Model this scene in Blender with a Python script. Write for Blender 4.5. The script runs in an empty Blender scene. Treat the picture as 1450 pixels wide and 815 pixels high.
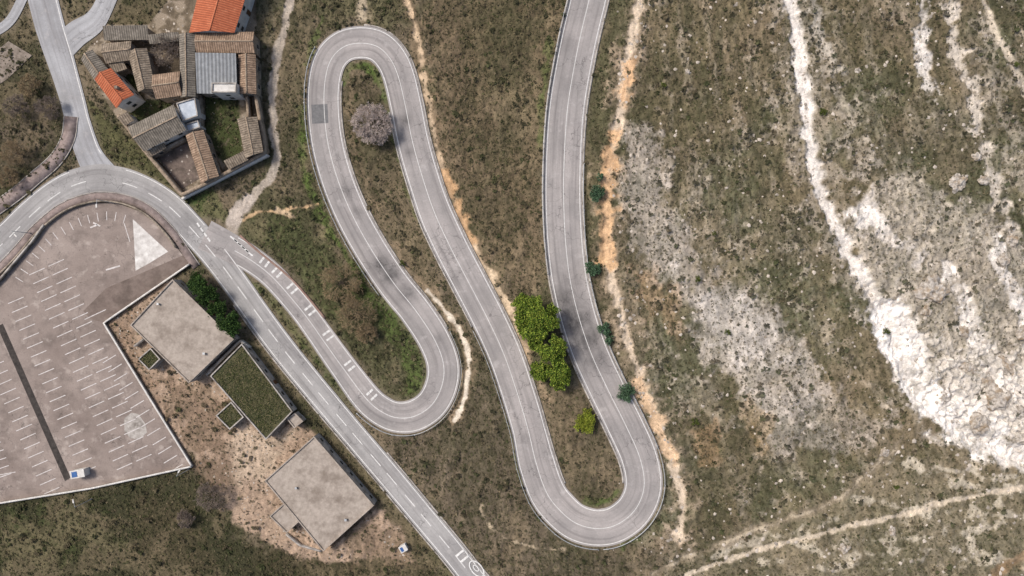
import bpy, math, random
import numpy as np
from mathutils import Vector
S=0.16; H=155.0; CX=725.0; CY=407.5
rng=np.random.default_rng(7); random.seed(7)
scene=bpy.context.scene
KALB=0.80
def sm(a,b,x):
    t=np.clip((x-a)/(b-a),0,1); return t*t*(3-2*t)
def C(r,g,b,k=None):
    k=KALB if k is None else k
    o=[]
    for c in (r,g,b):
        c=c/255.0
        o.append((c/12.92 if c<=0.04045 else ((c+0.055)/1.055)**2.4)*k)
    return np.array(o)
def C4(*a,**k):
    c=C(*a,**k); return (float(c[0]),float(c[1]),float(c[2]),1.0)
def macro(x,y):
    return 12.0*sm(-55,125,x)
def W(u,v,z=None):
    X=(u-CX)*S; Y=-(v-CY)*S
    if z is not None:
        k=(H-z)/H; return np.array([X*k,Y*k])
    x=X;y=Y
    for _ in range(8):
        k=(H-float(macro(x,y)))/H; x=X*k; y=Y*k
    return np.array([x,y])
def WL(pts,z=None): return np.array([W(p[0],p[1],z) for p in pts])
def catmull(P,closed=False,step=0.8):
    P=np.asarray(P,float); n=len(P); out=[]
    if closed: Q=np.vstack([P[-1:],P,P[:2]]); m=n
    else: Q=np.vstack([2*P[:1]-P[1:2],P,2*P[-1:]-P[-2:-1]]); m=n-1
    for i in range(m):
        p0,p1,p2,p3=Q[i],Q[i+1],Q[i+2],Q[i+3]
        for t in np.linspace(0,1,24,endpoint=False)[:,None]:
            out.append((0.5*((2*p1)+(-p0+p2)*t+(2*p0-5*p1+4*p2-p3)*t*t+(-p0+3*p1-3*p2+p3)*t**3))[:])
    if not closed: out.append(P[-1])
    out=np.array([np.ravel(o) for o in out])
    return resample(out,step)
def resample(P,step):
    d=np.r_[0,np.cumsum(np.linalg.norm(np.diff(P[:,:2],axis=0),axis=1))]
    n=max(2,int(d[-1]/step)+1); s=np.linspace(0,d[-1],n)
    return np.stack([np.interp(s,d,P[:,k]) for k in range(P.shape[1])],1)
# ---------- noise
TAB=rng.random((256,256))
def vn(x,y,seed=0):
    xi=np.floor(x).astype(np.int64); yi=np.floor(y).astype(np.int64)
    fx=x-xi; fy=y-yi; fx=fx*fx*(3-2*fx); fy=fy*fy*(3-2*fy)
    xi=xi+seed*37; yi=yi+seed*91
    a=TAB[xi&255,yi&255]; b=TAB[(xi+1)&255,yi&255]; c=TAB[xi&255,(yi+1)&255]; d=TAB[(xi+1)&255,(yi+1)&255]
    return (a*(1-fx)+b*fx)*(1-fy)+(c*(1-fx)+d*fx)*fy
def fbm(x,y,sc,o=4,seed=0,g=0.5,rot=True):
    r=0;a=1;t=0;f=1.0/sc
    ca,sa=(math.cos(0.6),math.sin(0.6)) if rot else (1.0,0.0)
    for i in range(o):
        xr=(x*ca-y*sa)*f; yr=(x*sa+y*ca)*f
        r=r+a*vn(xr,yr,seed+i*3+1); t+=a; a*=g; f*=2.03
        if rot: ca,sa=math.cos(0.6+i*1.1),math.sin(0.6+i*1.1)
    return r/t   # 0..1
# ---------- materials
def newmat(name,rough=0.9,spec=0.2):
    m=bpy.data.materials.new(name); m.use_nodes=True
    b=m.node_tree.nodes['Principled BSDF']; b.inputs['Roughness'].default_value=rough
    b.inputs['Specular IOR Level'].default_value=spec
    return m,m.node_tree.nodes,m.node_tree.links,b
def noisemat(name,c1,c2,scale=1.0,rough=0.9,bump=0.0,c3=None,sc3=0.1,spec=0.15,metal=0.0,detail=8):
    m,N,L,b=newmat(name,rough,spec)
    tc=N.new('ShaderNodeTexCoord'); n=N.new('ShaderNodeTexNoise'); n.inputs['Scale'].default_value=scale; n.inputs['Detail'].default_value=detail; n.inputs['Roughness'].default_value=0.7
    L.new(tc.outputs['Object'],n.inputs['Vector'])
    r=N.new('ShaderNodeValToRGB'); r.color_ramp.elements[0].position=0.33; r.color_ramp.elements[1].position=0.67
    r.color_ramp.elements[0].color=c1; r.color_ramp.elements[1].color=c2
    L.new(n.outputs['Fac'],r.inputs['Fac']); out=r.outputs['Color']
    if c3 is not None:
        n3=N.new('ShaderNodeTexNoise'); n3.inputs['Scale'].default_value=sc3; n3.inputs['Detail'].default_value=6; n3.inputs['Roughness'].default_value=0.65
        L.new(tc.outputs['Object'],n3.inputs['Vector'])
        r3=N.new('ShaderNodeValToRGB'); r3.color_ramp.elements[0].position=0.48; r3.color_ramp.elements[1].position=0.68
        r3.color_ramp.elements[0].color=(0,0,0,1)
        L.new(n3.outputs['Fac'],r3.inputs['Fac'])
        mx=N.new('ShaderNodeMixRGB'); mx.inputs[2].default_value=c3
        L.new(r3.outputs['Color'],mx.inputs[0]); L.new(out,mx.inputs[1]); out=mx.outputs[0]
    L.new(out,b.inputs['Base Color']); b.inputs['Metallic'].default_value=metal
    if bump>0:
        bp=N.new('ShaderNodeBump'); bp.inputs['Strength'].default_value=bump; bp.inputs['Distance'].default_value=0.1
        L.new(n.outputs['Fac'],bp.inputs['Height']); L.new(bp.outputs['Normal'],b.inputs['Normal'])
    return m
def attrmat(name,rough=0.95,fine=0.35,scale=6.0,bump=0.4,trans=0.0):
    m,N,L,b=newmat(name,rough,0.1)
    a=N.new('ShaderNodeAttribute'); a.attribute_name='Col'
    tc=N.new('ShaderNodeTexCoord'); n=N.new('ShaderNodeTexNoise'); n.inputs['Scale'].default_value=scale; n.inputs['Detail'].default_value=4; n.inputs['Roughness'].default_value=0.75
    L.new(tc.outputs['Object'],n.inputs['Vector'])
    mr=N.new('ShaderNodeMapRange'); mr.inputs['From Min'].default_value=0.3; mr.inputs['From Max'].default_value=0.7
    mr.inputs['To Min'].default_value=1-fine; mr.inputs['To Max'].default_value=1+fine
    L.new(n.outputs['Fac'],mr.inputs['Value'])
    mx=N.new('ShaderNodeVectorMath'); mx.operation='SCALE'
    L.new(a.outputs['Color'],mx.inputs[0]); L.new(mr.outputs['Result'],mx.inputs['Scale'])
    L.new(mx.outputs[0],b.inputs['Base Color'])
    if bump>0:
        bp=N.new('ShaderNodeBump'); bp.inputs['Strength'].default_value=bump; bp.inputs['Distance'].default_value=0.15
        L.new(n.outputs['Fac'],bp.inputs['Height']); L.new(bp.outputs['Normal'],b.inputs['Normal'])
    return m
def asphalt(name,ca,cb,cdark,lot=False):
    m,N,L,b=newmat(name,0.88,0.25)
    uv=N.new('ShaderNodeUVMap'); uv.uv_map='UVMap'
    def noise(vecsock,scale,detail=6,rough=0.65):
        n=N.new('ShaderNodeTexNoise'); n.inputs['Scale'].default_value=scale; n.inputs['Detail'].default_value=detail; n.inputs['Roughness'].default_value=rough
        L.new(vecsock,n.inputs['Vector']); return n.outputs['Fac']
    tc=N.new('ShaderNodeTexCoord')
    mp=N.new('ShaderNodeMapping'); mp.inputs['Scale'].default_value=(0.3,0.3,1) if lot else (0.035,1.1,1); L.new(uv.outputs[0],mp.inputs[0])
    streak=noise(mp.outputs[0],1.0,8 if lot else 5,0.7 if lot else 0.6)
    big=noise(tc.outputs['Object'],0.06 if lot else 0.12,6,0.6); fine=noise(tc.outputs['Object'],3.0,8,0.8)
    r=N.new('ShaderNodeValToRGB'); r.color_ramp.elements[0].position=0.36; r.color_ramp.elements[1].position=0.64
    r.color_ramp.elements[0].color=ca; r.color_ramp.elements[1].color=cb; L.new(big,r.inputs['Fac'])
    def dark(inp,fac_sock,col,lo,hi,amt):
        mr=N.new('ShaderNodeMapRange'); mr.inputs['From Min'].default_value=lo; mr.inputs['From Max'].default_value=hi; mr.inputs['To Max'].default_value=amt
        L.new(fac_sock,mr.inputs['Value'])
        mx=N.new('ShaderNodeMixRGB'); mx.inputs[2].default_value=col
        L.new(mr.outputs['Result'],mx.inputs[0]); L.new(inp,mx.inputs[1]); return mx.outputs[0]
    o=dark(r.outputs['Color'],streak,cdark,0.48,0.72,0.7)
    o=dark(o,fine,cdark,0.45,0.8,0.55)
    if lot:
        o=dark(o,noise(tc.outputs['Object'],0.45,4,0.6),C4(196,184,174),0.56,0.72,0.5)
        o=dark(o,noise(tc.outputs['Object'],1.1,3,0.6),C4(84,74,70),0.64,0.74,0.7)
    else:
        o=dark(o,noise(tc.outputs['Object'],0.5,5,0.6),C4(198,192,188),0.58,0.75,0.45)
    at=N.new('ShaderNodeAttribute'); at.attribute_name='StainShade'  # per-vertex darkening: asphalt stains plus the painted pine shadow
    mul=N.new('ShaderNodeMath'); mul.operation='MULTIPLY'; L.new(at.outputs['Fac'],mul.inputs[0])
    add=N.new('ShaderNodeMath'); add.operation='MULTIPLY_ADD'; add.inputs[1].default_value=1.6; add.inputs[2].default_value=0.15
    L.new(noise(tc.outputs['Object'],0.9,6,0.75),add.inputs[0]); L.new(add.outputs[0],mul.inputs[1])
    mx=N.new('ShaderNodeMixRGB'); mx.inputs[2].default_value=C4(70,68,68); L.new(mul.outputs[0],mx.inputs[0]); L.new(o,mx.inputs[1]); mul.use_clamp=True
    o=mx.outputs[0]
    v=N.new('ShaderNodeTexVoronoi'); v.feature='DISTANCE_TO_EDGE'; v.inputs['Scale'].default_value=0.22
    wv=N.new('ShaderNodeVectorMath'); wv.operation='ADD'
    nz=N.new('ShaderNodeTexNoise'); nz.inputs['Scale'].default_value=0.5; L.new(tc.outputs['Object'],nz.inputs['Vector'])
    sc=N.new('ShaderNodeVectorMath'); sc.operation='SCALE'; sc.inputs['Scale'].default_value=4.0; L.new(nz.outputs['Color'],sc.inputs[0])
    L.new(tc.outputs['Object'],wv.inputs[0]); L.new(sc.outputs[0],wv.inputs[1]); L.new(wv.outputs[0],v.inputs['Vector'])
    inv=N.new('ShaderNodeMapRange'); inv.inputs['From Min'].default_value=0.0; inv.inputs['From Max'].default_value=0.018; inv.inputs['To Min'].default_value=0.55; inv.inputs['To Max'].default_value=0.0
    L.new(v.outputs['Distance'],inv.inputs['Value'])
    mk=N.new('ShaderNodeMapRange'); mk.inputs['From Min'].default_value=0.48; mk.inputs['From Max'].default_value=0.56
    L.new(noise(tc.outputs['Object'],0.07,2),mk.inputs['Value'])
    mm=N.new('ShaderNodeMath'); mm.operation='MULTIPLY'; L.new(inv.outputs[0],mm.inputs[0]); L.new(mk.outputs[0],mm.inputs[1])
    mx=N.new('ShaderNodeMixRGB'); mx.inputs[2].default_value=C4(60,56,55); L.new(mm.outputs[0],mx.inputs[0]); L.new(o,mx.inputs[1]); o=mx.outputs[0]
    L.new(o,b.inputs['Base Color'])
    return m
def tilemat(name,c1,c2,c3,period=0.5):
    m,N,L,b=newmat(name,0.9,0.15)
    uv=N.new('ShaderNodeUVMap'); uv.uv_map='UVMap'; tc=N.new('ShaderNodeTexCoord')
    w=N.new('ShaderNodeTexWave'); w.wave_type='BANDS'; w.bands_direction='X'; w.inputs['Scale'].default_value=0.314/period; w.inputs['Distortion'].default_value=0.6; w.inputs['Detail'].default_value=1
    L.new(uv.outputs[0],w.inputs['Vector'])
    n=N.new('ShaderNodeTexNoise'); n.inputs['Scale'].default_value=0.9; n.inputs['Detail'].default_value=8; n.inputs['Roughness'].default_value=0.8; L.new(tc.outputs['Object'],n.inputs['Vector'])
    r=N.new('ShaderNodeValToRGB'); e=r.color_ramp.elements; e[0].position=0.32; e[0].color=c1; e[1].position=0.68; e[1].color=c2
    k=e.new(0.52); k.color=c3
    L.new(n.outputs['Fac'],r.inputs['Fac'])
    mr=N.new('ShaderNodeMapRange'); mr.inputs['To Min'].default_value=0.62; mr.inputs['To Max'].default_value=1.1; L.new(w.outputs['Fac'],mr.inputs['Value'])
    sc=N.new('ShaderNodeVectorMath'); sc.operation='SCALE'; L.new(r.outputs['Color'],sc.inputs[0]); L.new(mr.outputs[0],sc.inputs['Scale'])
    L.new(sc.outputs[0],b.inputs['Base Color'])
    bp=N.new('ShaderNodeBump'); bp.inputs['Strength'].default_value=0.6; bp.inputs['Distance'].default_value=0.1; L.new(w.outputs['Fac'],bp.inputs['Height']); L.new(bp.outputs['Normal'],b.inputs['Normal'])
    return m
M_ter=attrmat('terrain_soil',fine=0.34,scale=3.5,bump=0.5)
M_leaf=attrmat('foliage',fine=0.2,scale=3,bump=0)
M_rock=noisemat('limestone',C4(120,110,98),C4(215,206,195),1.6,bump=0.6,c3=C4(150,130,105),sc3=0.6)
M_road=asphalt('asphalt_weathered',C4(154,149,146),C4(177,170,166),C4(118,113,111))
M_road2=asphalt('asphalt_main',C4(156,153,151),C4(178,175,172),C4(122,118,116))
M_road3=asphalt('asphalt_village',C4(158,157,158),C4(184,184,186),C4(126,123,123))
M_lot=asphalt('parking_asphalt',C4(136,122,114),C4(164,150,141),C4(100,90,84),lot=True)
M_paint=noisemat('road_paint',C4(190,188,184),C4(240,238,234),2.2,rough=0.7)
M_paint2=noisemat('road_paint_worn',C4(180,172,167),C4(232,226,222),1.3,rough=0.8)
M_conc=noisemat('concrete',C4(150,143,136),C4(195,188,180),1.2,c3=C4(120,112,104),sc3=0.5,bump=0.2)
M_pave=noisemat('pavement_slabs',C4(128,114,110),C4(160,145,139),1.5,c3=C4(105,94,90),sc3=0.3)
M_white=noisemat('white_render',C4(190,185,178),C4(228,224,218),0.8)
M_dark=noisemat('dark_wall',C4(50,46,44),C4(82,76,72),1.0)
M_stone=noisemat('stone_wall',C4(118,106,92),C4(182,168,152),1.8,bump=0.5,c3=C4(92,84,72),sc3=0.5)
M_roofA=noisemat('gravel_roof',C4(152,141,130),C4(184,172,160),1.2,c3=C4(130,118,107),sc3=0.25,bump=0.2)
M_roofW=noisemat('grey_roof_sheet',C4(168,176,186),C4(205,212,220),0.8)
M_grassroof=noisemat('turf_roof',C4(44,48,32),C4(84,84,58),1.6,bump=0.8,c3=C4(100,94,68),sc3=0.5)
M_yard=noisemat('yard_paving',C4(105,92,86),C4(132,118,108),1.2,c3=C4(82,74,66),sc3=0.4)
M_orange=tilemat('orange_tiles',C4(168,94,66),C4(206,132,98),C4(188,108,77))
M_brown=tilemat('brown_tiles',C4(96,86,74),C4(192,176,156),C4(144,130,114))
M_brown2=tilemat('rust_tiles',C4(112,94,78),C4(198,172,148),C4(154,130,110))
M_grey=tilemat('lichen_tiles',C4(98,92,84),C4(168,158,146),C4(132,124,113))
M_metal=tilemat('corrugated_metal',C4(128,130,132),C4(168,170,172),C4(148,150,152),period=0.8)
M_glass=noisemat('window_glass',(0.02,0.025,0.03,1),(0.05,0.055,0.06,1),0.5,rough=0.15,spec=0.6)
M_wood=noisemat('door_wood',C4(86,60,42),C4(112,82,58),3)
M_steel=noisemat('galvanised_steel',C4(168,170,172),C4(200,202,203),2,rough=0.5,metal=0.3)
M_bark=noisemat('bark',C4(84,72,62),C4(120,106,94),4,bump=0.5)
M_twig=noisemat('twigs_pale',C4(176,160,152),C4(218,203,194),0.8)
M_twig3=noisemat('twigs_grey',C4(112,99,90),C4(150,136,125),0.8)
M_twig2=noisemat('twigs_brown',C4(134,114,86),C4(174,154,124),0.8)
M_patch=noisemat('asphalt_repair',C4(104,103,104),C4(128,127,126),1.8)
# ---------- mesh helpers
def npmesh(name,V,F,mat,col=None,uv=None,smooth=False,parent=None,stain_shade=None):
    V=np.ascontiguousarray(V,dtype=np.float32); F=np.ascontiguousarray(F,dtype=np.int32); k=F.shape[1]
    me=bpy.data.meshes.new(name); me.vertices.add(len(V)); me.vertices.foreach_set('co',V.ravel())
    me.loops.add(F.size); me.loops.foreach_set('vertex_index',F.ravel()); me.polygons.add(len(F))
    me.polygons.foreach_set('loop_start',np.arange(0,F.size,k,dtype=np.int32))
    try: me.polygons.foreach_set('loop_total',np.full(len(F),k,dtype=np.int32))
    except Exception: pass
    if smooth: me.polygons.foreach_set('use_smooth',np.ones(len(F),dtype=bool))
    me.update(calc_edges=True)
    if col is not None:
        a=me.attributes.new('Col','FLOAT_COLOR','POINT'); c=np.ones((len(V),4),np.float32); c[:,:3]=col; a.data.foreach_set('color',c.ravel())
    if stain_shade is not None:
        a=me.attributes.new('StainShade','FLOAT','POINT'); a.data.foreach_set('value',np.ascontiguousarray(stain_shade,dtype=np.float32))
    if uv is not None:
        l=me.uv_layers.new(name='UVMap'); l.data.foreach_set('uv',np.ascontiguousarray(uv[F.ravel()],dtype=np.float32).ravel())
    me.materials.append(mat)
    o=bpy.data.objects.new(name,me); scene.collection.objects.link(o)
    if parent: o.parent=parent
    return o
def pymesh(name,V,F,mat,parent=None,mats=None,mi=None,uvf=None):
    me=bpy.data.meshes.new(name); me.from_pydata([tuple(map(float,v)) for v in V],[],[tuple(f) for f in F])
    for m in (mats or [mat]): me.materials.append(m)
    if mi is not None:
        for p,i in zip(me.polygons,mi): p.material_index=i
    if uvf is not None:
        l=me.uv_layers.new(name='UVMap')
        for p in me.polygons:
            for li in p.loop_indices: l.data[li].uv=uvf(p,me.vertices[me.loops[li].vertex_index].co)
    me.update()
    o=bpy.data.objects.new(name,me); scene.collection.objects.link(o)
    if parent: o.parent=parent
    return o
def empty(name,loc=(0,0,0)):
    e=bpy.data.objects.new(name,None); e.empty_display_size=1; scene.collection.objects.link(e); return e
def normals2(P):
    T=np.gradient(P[:,:2],axis=0); T/=np.linalg.norm(T,axis=1)[:,None]+1e-9
    return np.stack([-T[:,1],T[:,0]],1)
def extrude_strip(name,P,w,h,mat,zb=0.0,parent=None,off=0.0):
    N=normals2(P); n=len(P)
    A=P.copy(); A[:,:2]+=N*(off+w/2); B=P.copy(); B[:,:2]+=N*(off-w/2)
    A[:,2]+=zb;B[:,2]+=zb; At=A.copy();At[:,2]+=h;Bt=B.copy();Bt[:,2]+=h
    V=np.vstack([A,B,Bt,At]); F=[]
    i=np.arange(n-1)
    q=lambda a,b:np.stack([a*n+i,a*n+i+1,b*n+i+1,b*n+i],1)
    F=np.vstack([q(0,1)[:, ::1],q(1,2),q(2,3),q(3,0),[[0,n,2*n,3*n]],[[n-1,4*n-1,3*n-1,2*n-1]]])
    return npmesh(name,V,F,mat,parent=parent)
def lift(P2,zo=0.0,z=None):
    zz=macro(P2[:,0],P2[:,1]) if z is None else np.full(len(P2),z)
    return np.c_[P2,zz+zo]
def polyslab(name,pts,z,mat,thick=0.1,parent=None,zproj=None):
    P=WL(pts,z if zproj is None else zproj); n=len(P)
    V=[(p[0],p[1],z) for p in P]+[(p[0],p[1],z-thick) for p in P]
    F=[list(range(n))]+[[i,(i+1)%n,n+(i+1)%n,n+i] for i in range(n)]
    o=pymesh(name,V,F,mat,parent)
    me=o.data; l=me.uv_layers.new(name='UVMap')
    for p in me.polygons:
        for li in p.loop_indices:
            c=me.vertices[me.loops[li].vertex_index].co; l.data[li].uv=(c.x,c.y)
    return o
# ---------- roads
ROADS={}
STAINS_SHADE=[(800,425,22,.7),(815,455,24,.8),(830,480,24,.75),(845,510,22,.55),(808,440,20,.7),(808,400,18,.4),(540,375,14,.8),(552,390,14,.8),(575,415,14,.6),(530,300,10,.3),(575,170,8,.65),(565,195,7,.5),(580,215,8,.45),  # opening blobs paint the pine trees' cast shadow; the rest are asphalt stains
 (455,120,14,.25),(600,560,14,.3),(640,400,10,.3),(862,700,20,.25),(490,270,10,.4),(505,300,10,.4),(620,480,9,.4),(800,120,14,.2),(805,60,14,.25),(270,310,18,.25),(150,250,20,.2),(700,540,9,.25),(745,620,9,.3)]
def road(name,pts,wpx,zo,mat,step=0.7):
    P=catmull(WL(pts),step=step); z=macro(P[:,0],P[:,1])
    if np.isscalar(wpx): wp=np.full(len(P),wpx,float)
    else: wp=np.interp(np.linspace(0,1,len(P)),np.linspace(0,1,len(wpx)),wpx)
    w=wp*S*(H-z)/H; N=normals2(P); m=15
    s=np.r_[0,np.cumsum(np.linalg.norm(np.diff(P,axis=0),axis=1))]
    a=np.linspace(-0.5,0.5,m)
    edge=1+0.02*(vn(s*0.5,s*0,3)-.5)
    X=P[:,0][:,None]+N[:,0][:,None]*a*w[:,None]*edge[:,None]; Y=P[:,1][:,None]+N[:,1][:,None]*a*w[:,None]*edge[:,None]
    Z=np.repeat((z+zo)[:,None],m,1)
    n=len(P); idx=np.arange(n*m).reshape(n,m)
    F=np.stack([idx[:-1,:-1],idx[:-1,1:],idx[1:,1:],idx[1:,:-1]],-1).reshape(-1,4)[:,::-1]
    uv=np.stack([np.repeat(s[:,None],m,1),a[None]*w[:,None]],-1).reshape(-1,2)
    st=np.zeros_like(X)
    for (u,v,r,k) in STAINS_SHADE:
        c=W(u,v); R=r*S; st=np.maximum(st,k*np.exp(-((X-c[0])**2+(Y-c[1])**2)/(R*R)))
    tr=0.13*np.exp(-((np.abs(np.abs(a)-0.26))/0.07)**2)[None]
    st=st+tr
    o=npmesh(name,np.stack([X,Y,Z],-1).reshape(-1,3),F,mat,uv=uv,stain_shade=st.ravel(),smooth=True)
    ROADS[name]=dict(P=P,z=z,w=w,N=N,s=s,zo=zo); return ROADS[name]
serp_pts=[(842,-40),(833,0),(821,50),(811,100),(803,150),(799,200),(797,260),(798,310),(801,355),(807,400),(819,450),(836,500),(859,550),(884,600),(905,648),(911,688),(899,720),(874,741),(846,747),(817,740),(794,722),(775,697),(760,655),(748,605),(733,555),(714,500),(691,450),(665,400),(639,350),(616,300),(599,250),(585,200),(575,150),(565,108),(553,82),(535,65),(511,60),(487,65),(469,82),(460,110),(458,150),(463,200),(476,250),(496,300),(523,350),(556,400),(588,440),(614,480),(627,515),(625,545),(611,572),(587,588),(561,590),(538,580),(518,562),(490,525),(462,486),(435,448),(409,416),(383,388),(354,366),(320,347),(290,332)]
wser=[53]*14+[54]*8+[49]*8+[47]*20+[44,42,39,37,36,36,37,40,44]
R_S=road('mountain_road',serp_pts,wser,0.055,M_road)
main_pts=[(712,865),(672,820),(640,780),(600,732),(560,684),(520,637),(480,590),(440,542),(402,495),(370,452),(340,410),(312,372),(290,345),(265,317),(238,291),(208,272),(175,259),(140,254),(105,262),(75,279),(45,304),(15,334),(-25,372),(-60,405)]
R_M=road('main_road',main_pts,[33,34,35,35,36,37,39,42,44,46,48],0.045,M_road2)
R_N=road('village_road',[(152,258),(128,222),(113,180),(101,135),(86,85),(71,38),(55,-25)],[46,36,34,36,40,42,42],0.035,M_road3)
R_N2=road('side_street',[(84,70),(108,48),(137,26),(162,-25)],[40,36,28,26],0.025,M_road3)
R_N3=road('lane',[(-20,52),(15,28),(42,-25)],14,0.03,M_road3)
# markings
def mark_quads(R,off,wd,dash=None,skip=(),zadd=0.012,rngpx=None):
    P,N,z,s=R['P'],R['N'],R['z'],R['s']; V=[];F=[]
    sk=[(W(u,v),r*S) for u,v,r in skip]
    offs=off(R) if callable(off) else np.full(len(P),off)
    for i in range(len(P)-1):
        mid=(P[i]+P[i+1])/2
        if any(np.linalg.norm(mid-c)<r for c,r in sk): continue
        if dash and (s[i]%(dash[0]+dash[1]))>dash[0]: continue
        b=len(V)
        for j in (i,i+1):
            for sg in (-.5,.5):
                q=P[j]+N[j]*(offs[j]+sg*wd); V.append((q[0],q[1],z[j]+R['zo']+zadd))
        F.append((b,b+1,b+3,b+2))
    return V,F
def add_marks(name,lists,mat):
    V=[];F=[]
    for v,f in lists:
        b=len(V); V+=v; F+=[tuple(i+b for i in t) for t in f]
    return pymesh(name,V,F,mat)
eo=lambda sg:(lambda R: sg*(R['w']/2-0.42))
jx=(300,340,34)
add_marks('road_markings',[mark_quads(R_S,eo(1),.17,skip=[(300,340,48)]),mark_quads(R_S,eo(-1),.17,skip=[(300,340,30)]),mark_quads(R_S,0.15,.13,skip=[jx])],M_paint)
add_marks('road_markings',[mark_quads(R_M,eo(1),.18,skip=[(140,235,34)]),mark_quads(R_M,eo(-1),.18,skip=[(305,335,30),(140,240,40)]),mark_quads(R_M,0.0,.2,dash=(3.5,2.5),skip=[(150,254,20)])],M_paint)
add_marks('road_markings',[mark_quads(R_N,lambda R:-(R['w']/2-.5),.2,skip=[(145,250,30)])],M_paint)
BV=[];BF=[]
def quad_ctr(c,t,n,l,w,z):
    b=len(BV)
    for a,d in ((-1,-1),(1,-1),(1,1),(-1,1)):
        q=c+t*(a*l/2)+n*(d*w/2); BV.append((q[0],q[1],z))
    BF.append((b,b+1,b+2,b+3))
for (u,v) in [(374,371),(393,387),(417,407),(444,437),(470,472),(499,512),(530,556)]:
    c=W(u,v); i=int(np.argmin(np.linalg.norm(R_S['P']-c,axis=1))); N=R_S['N'][i]; T=np.array([N[1],-N[0]])
    sgn=np.sign(np.dot(c-R_S['P'][i],N)) or 1
    z=R_S['z'][i]+R_S['zo']+.014
    for k in (-.75,.75):
        for q in (-.5,.5):
            quad_ctr(R_S['P'][i]+N*sgn*(1.4+q*1.0)+T*k,N,T,.9,.5,z)
for k in range(5):
    quad_ctr(W(331+k*5.5,338+k*5.0)+0, np.array([.7,-.55])/.89,np.array([.55,.7])/.89,2.0,.35,R_S['zo']+.02)
for k in range(4):
    quad_ctr(W(281+k*5,318+k*7),np.array([.55,-.83]),np.array([.83,.55]),1.0,.4,.08)
for (u,v) in [(651,783),(658,791)]:
    quad_ctr(W(u,v),np.array([.77,.64]),np.array([.64,-.77]),2.2,.5,.3)
BV=[(x,y,(z if z<.29 else float(macro(x,y))+.062)) for x,y,z in BV]
bars=pymesh('rumble_bar_markings',BV,BF,M_paint)
def ringmesh(name,u,v,rx,ry,rot,wd,mat,z):
    c=W(u,v);n=40;V=[];F=[]
    for i in range(n):
        a=i/n*2*math.pi
        for k in (1,-1):
            x=(rx+k*wd/2)*math.cos(a);y=(ry+k*wd/2)*math.sin(a)
            V.append((c[0]+x*math.cos(rot)-y*math.sin(rot),c[1]+x*math.sin(rot)+y*math.cos(rot),z))
    for i in range(n):
        j=(i+1)%n; F.append((2*i,2*i+1,2*j+1,2*j))
    return pymesh(name,V,F,mat)
zc=float(macro(*W(675,805)))
ringmesh('speed_roundel_marking',675,805,2.1,1.15,math.radians(-50),.28,M_paint,zc+.062)
ringmesh('speed_roundel_marking',674,804,.8,.4,math.radians(-50),.22,M_paint,zc+.066)
def flatquad(name,pts,z,mat,proj=None):
    return polyslab(name,pts,z,mat,0.008,zproj=proj)
def rect_on(name,u,v,wu,wv,ang,dz,mat):
    c=W(u,v); i=int(np.argmin(np.linalg.norm(R_S['P']-c,axis=1))); z=R_S['z'][i]+R_S['zo']
    a=math.radians(ang); V=[]
    for sx,sy in((-1,-1),(1,-1),(1,1),(-1,1)):
        x=sx*wu*S/2;y=sy*wv*S/2; V.append((c[0]+x*math.cos(a)-y*math.sin(a),c[1]+x*math.sin(a)+y*math.cos(a),z+dz))
    return V,[(0,1,2,3)]
v1,f1=rect_on('',453,161,23,27,3,.006,M_patch)
pymesh('asphalt_repair_patch',v1,f1,M_patch)
# guardrails
def guard(name,R,off,i0,i1):
    e=empty(name); P=R['P'][i0:i1]; N=R['N'][i0:i1]; z=R['z'][i0:i1]; w=R['w'][i0:i1]
    sg=np.sign(off); Q=np.c_[P+N*(sg*(w/2+abs(off)))[:,None],z]
    extrude_strip('beam',Q,.09,.32,M_steel,zb=.55,parent=e)
    V=[];F=[]
    for k in range(0,len(Q),5):
        x,y,zz=Q[k]; b=len(V)
        for dz in (-.3,.8):
            for sx,sy in((-1,-1),(1,-1),(1,1),(-1,1)): V.append((x+sx*.06+N[k][0]*.12*sg,y+sy*.06+N[k][1]*.12*sg,zz+dz))
        F+=[(b,b+1,b+5,b+4),(b+1,b+2,b+6,b+5),(b+2,b+3,b+7,b+6),(b+3,b,b+4,b+7),(b+4,b+5,b+6,b+7)]
    pymesh('posts',V,F,M_steel,parent=e)
def nid(R,u,v): return int(np.argmin(np.linalg.norm(R['P']-W(u,v),axis=1)))
guard('guardrail',R_S,.35,nid(R_S,797,230),nid(R_S,846,747))
guard('guardrail',R_S,-.35,nid(R_S,832,5),nid(R_S,805,390))
guard('guardrail',R_S,.35,nid(R_S,846,747),nid(R_S,691,450))
def side_of(R,i,u,v):
    return float(np.sign(np.dot(W(u,v)-R['P'][i],R['N'][i])))
i=nid(R_S,463,200); sC=side_of(R_S,i,420,200)
guard('guardrail',R_S,.35*sC,nid(R_S,469,82),nid(R_S,560,405))
i=nid(R_S,625,545); sD=side_of(R_S,i,680,560)
guard('guardrail',R_S,.35*sD,nid(R_S,614,480),nid(R_S,520,566))
def gutter(R,off,i0,i1,w=.45):
    P=R['P'][i0:i1]; N=R['N'][i0:i1]; z=R['z'][i0:i1]; ww=R['w'][i0:i1]; sg=np.sign(off)
    Q=np.c_[P+N*(sg*(ww/2+abs(off)))[:,None],z]
    extrude_strip('roadside_gutter',Q,w,.12,M_conc,zb=-.04)
i=nid(R_S,801,355); sA=side_of(R_S,i,860,355)
gutter(R_S,.28*sA,5,nid(R_S,905,648)); gutter(R_S,-.28*sA,5,nid(R_S,911,688))
i=nid(R_S,639,350); sB=side_of(R_S,i,700,350)
gutter(R_S,.25*sB,nid(R_S,775,697),nid(R_S,511,60),.35)
gutter(R_S,-.25*sB,nid(R_S,691,450),nid(R_S,575,150),.35)
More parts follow.
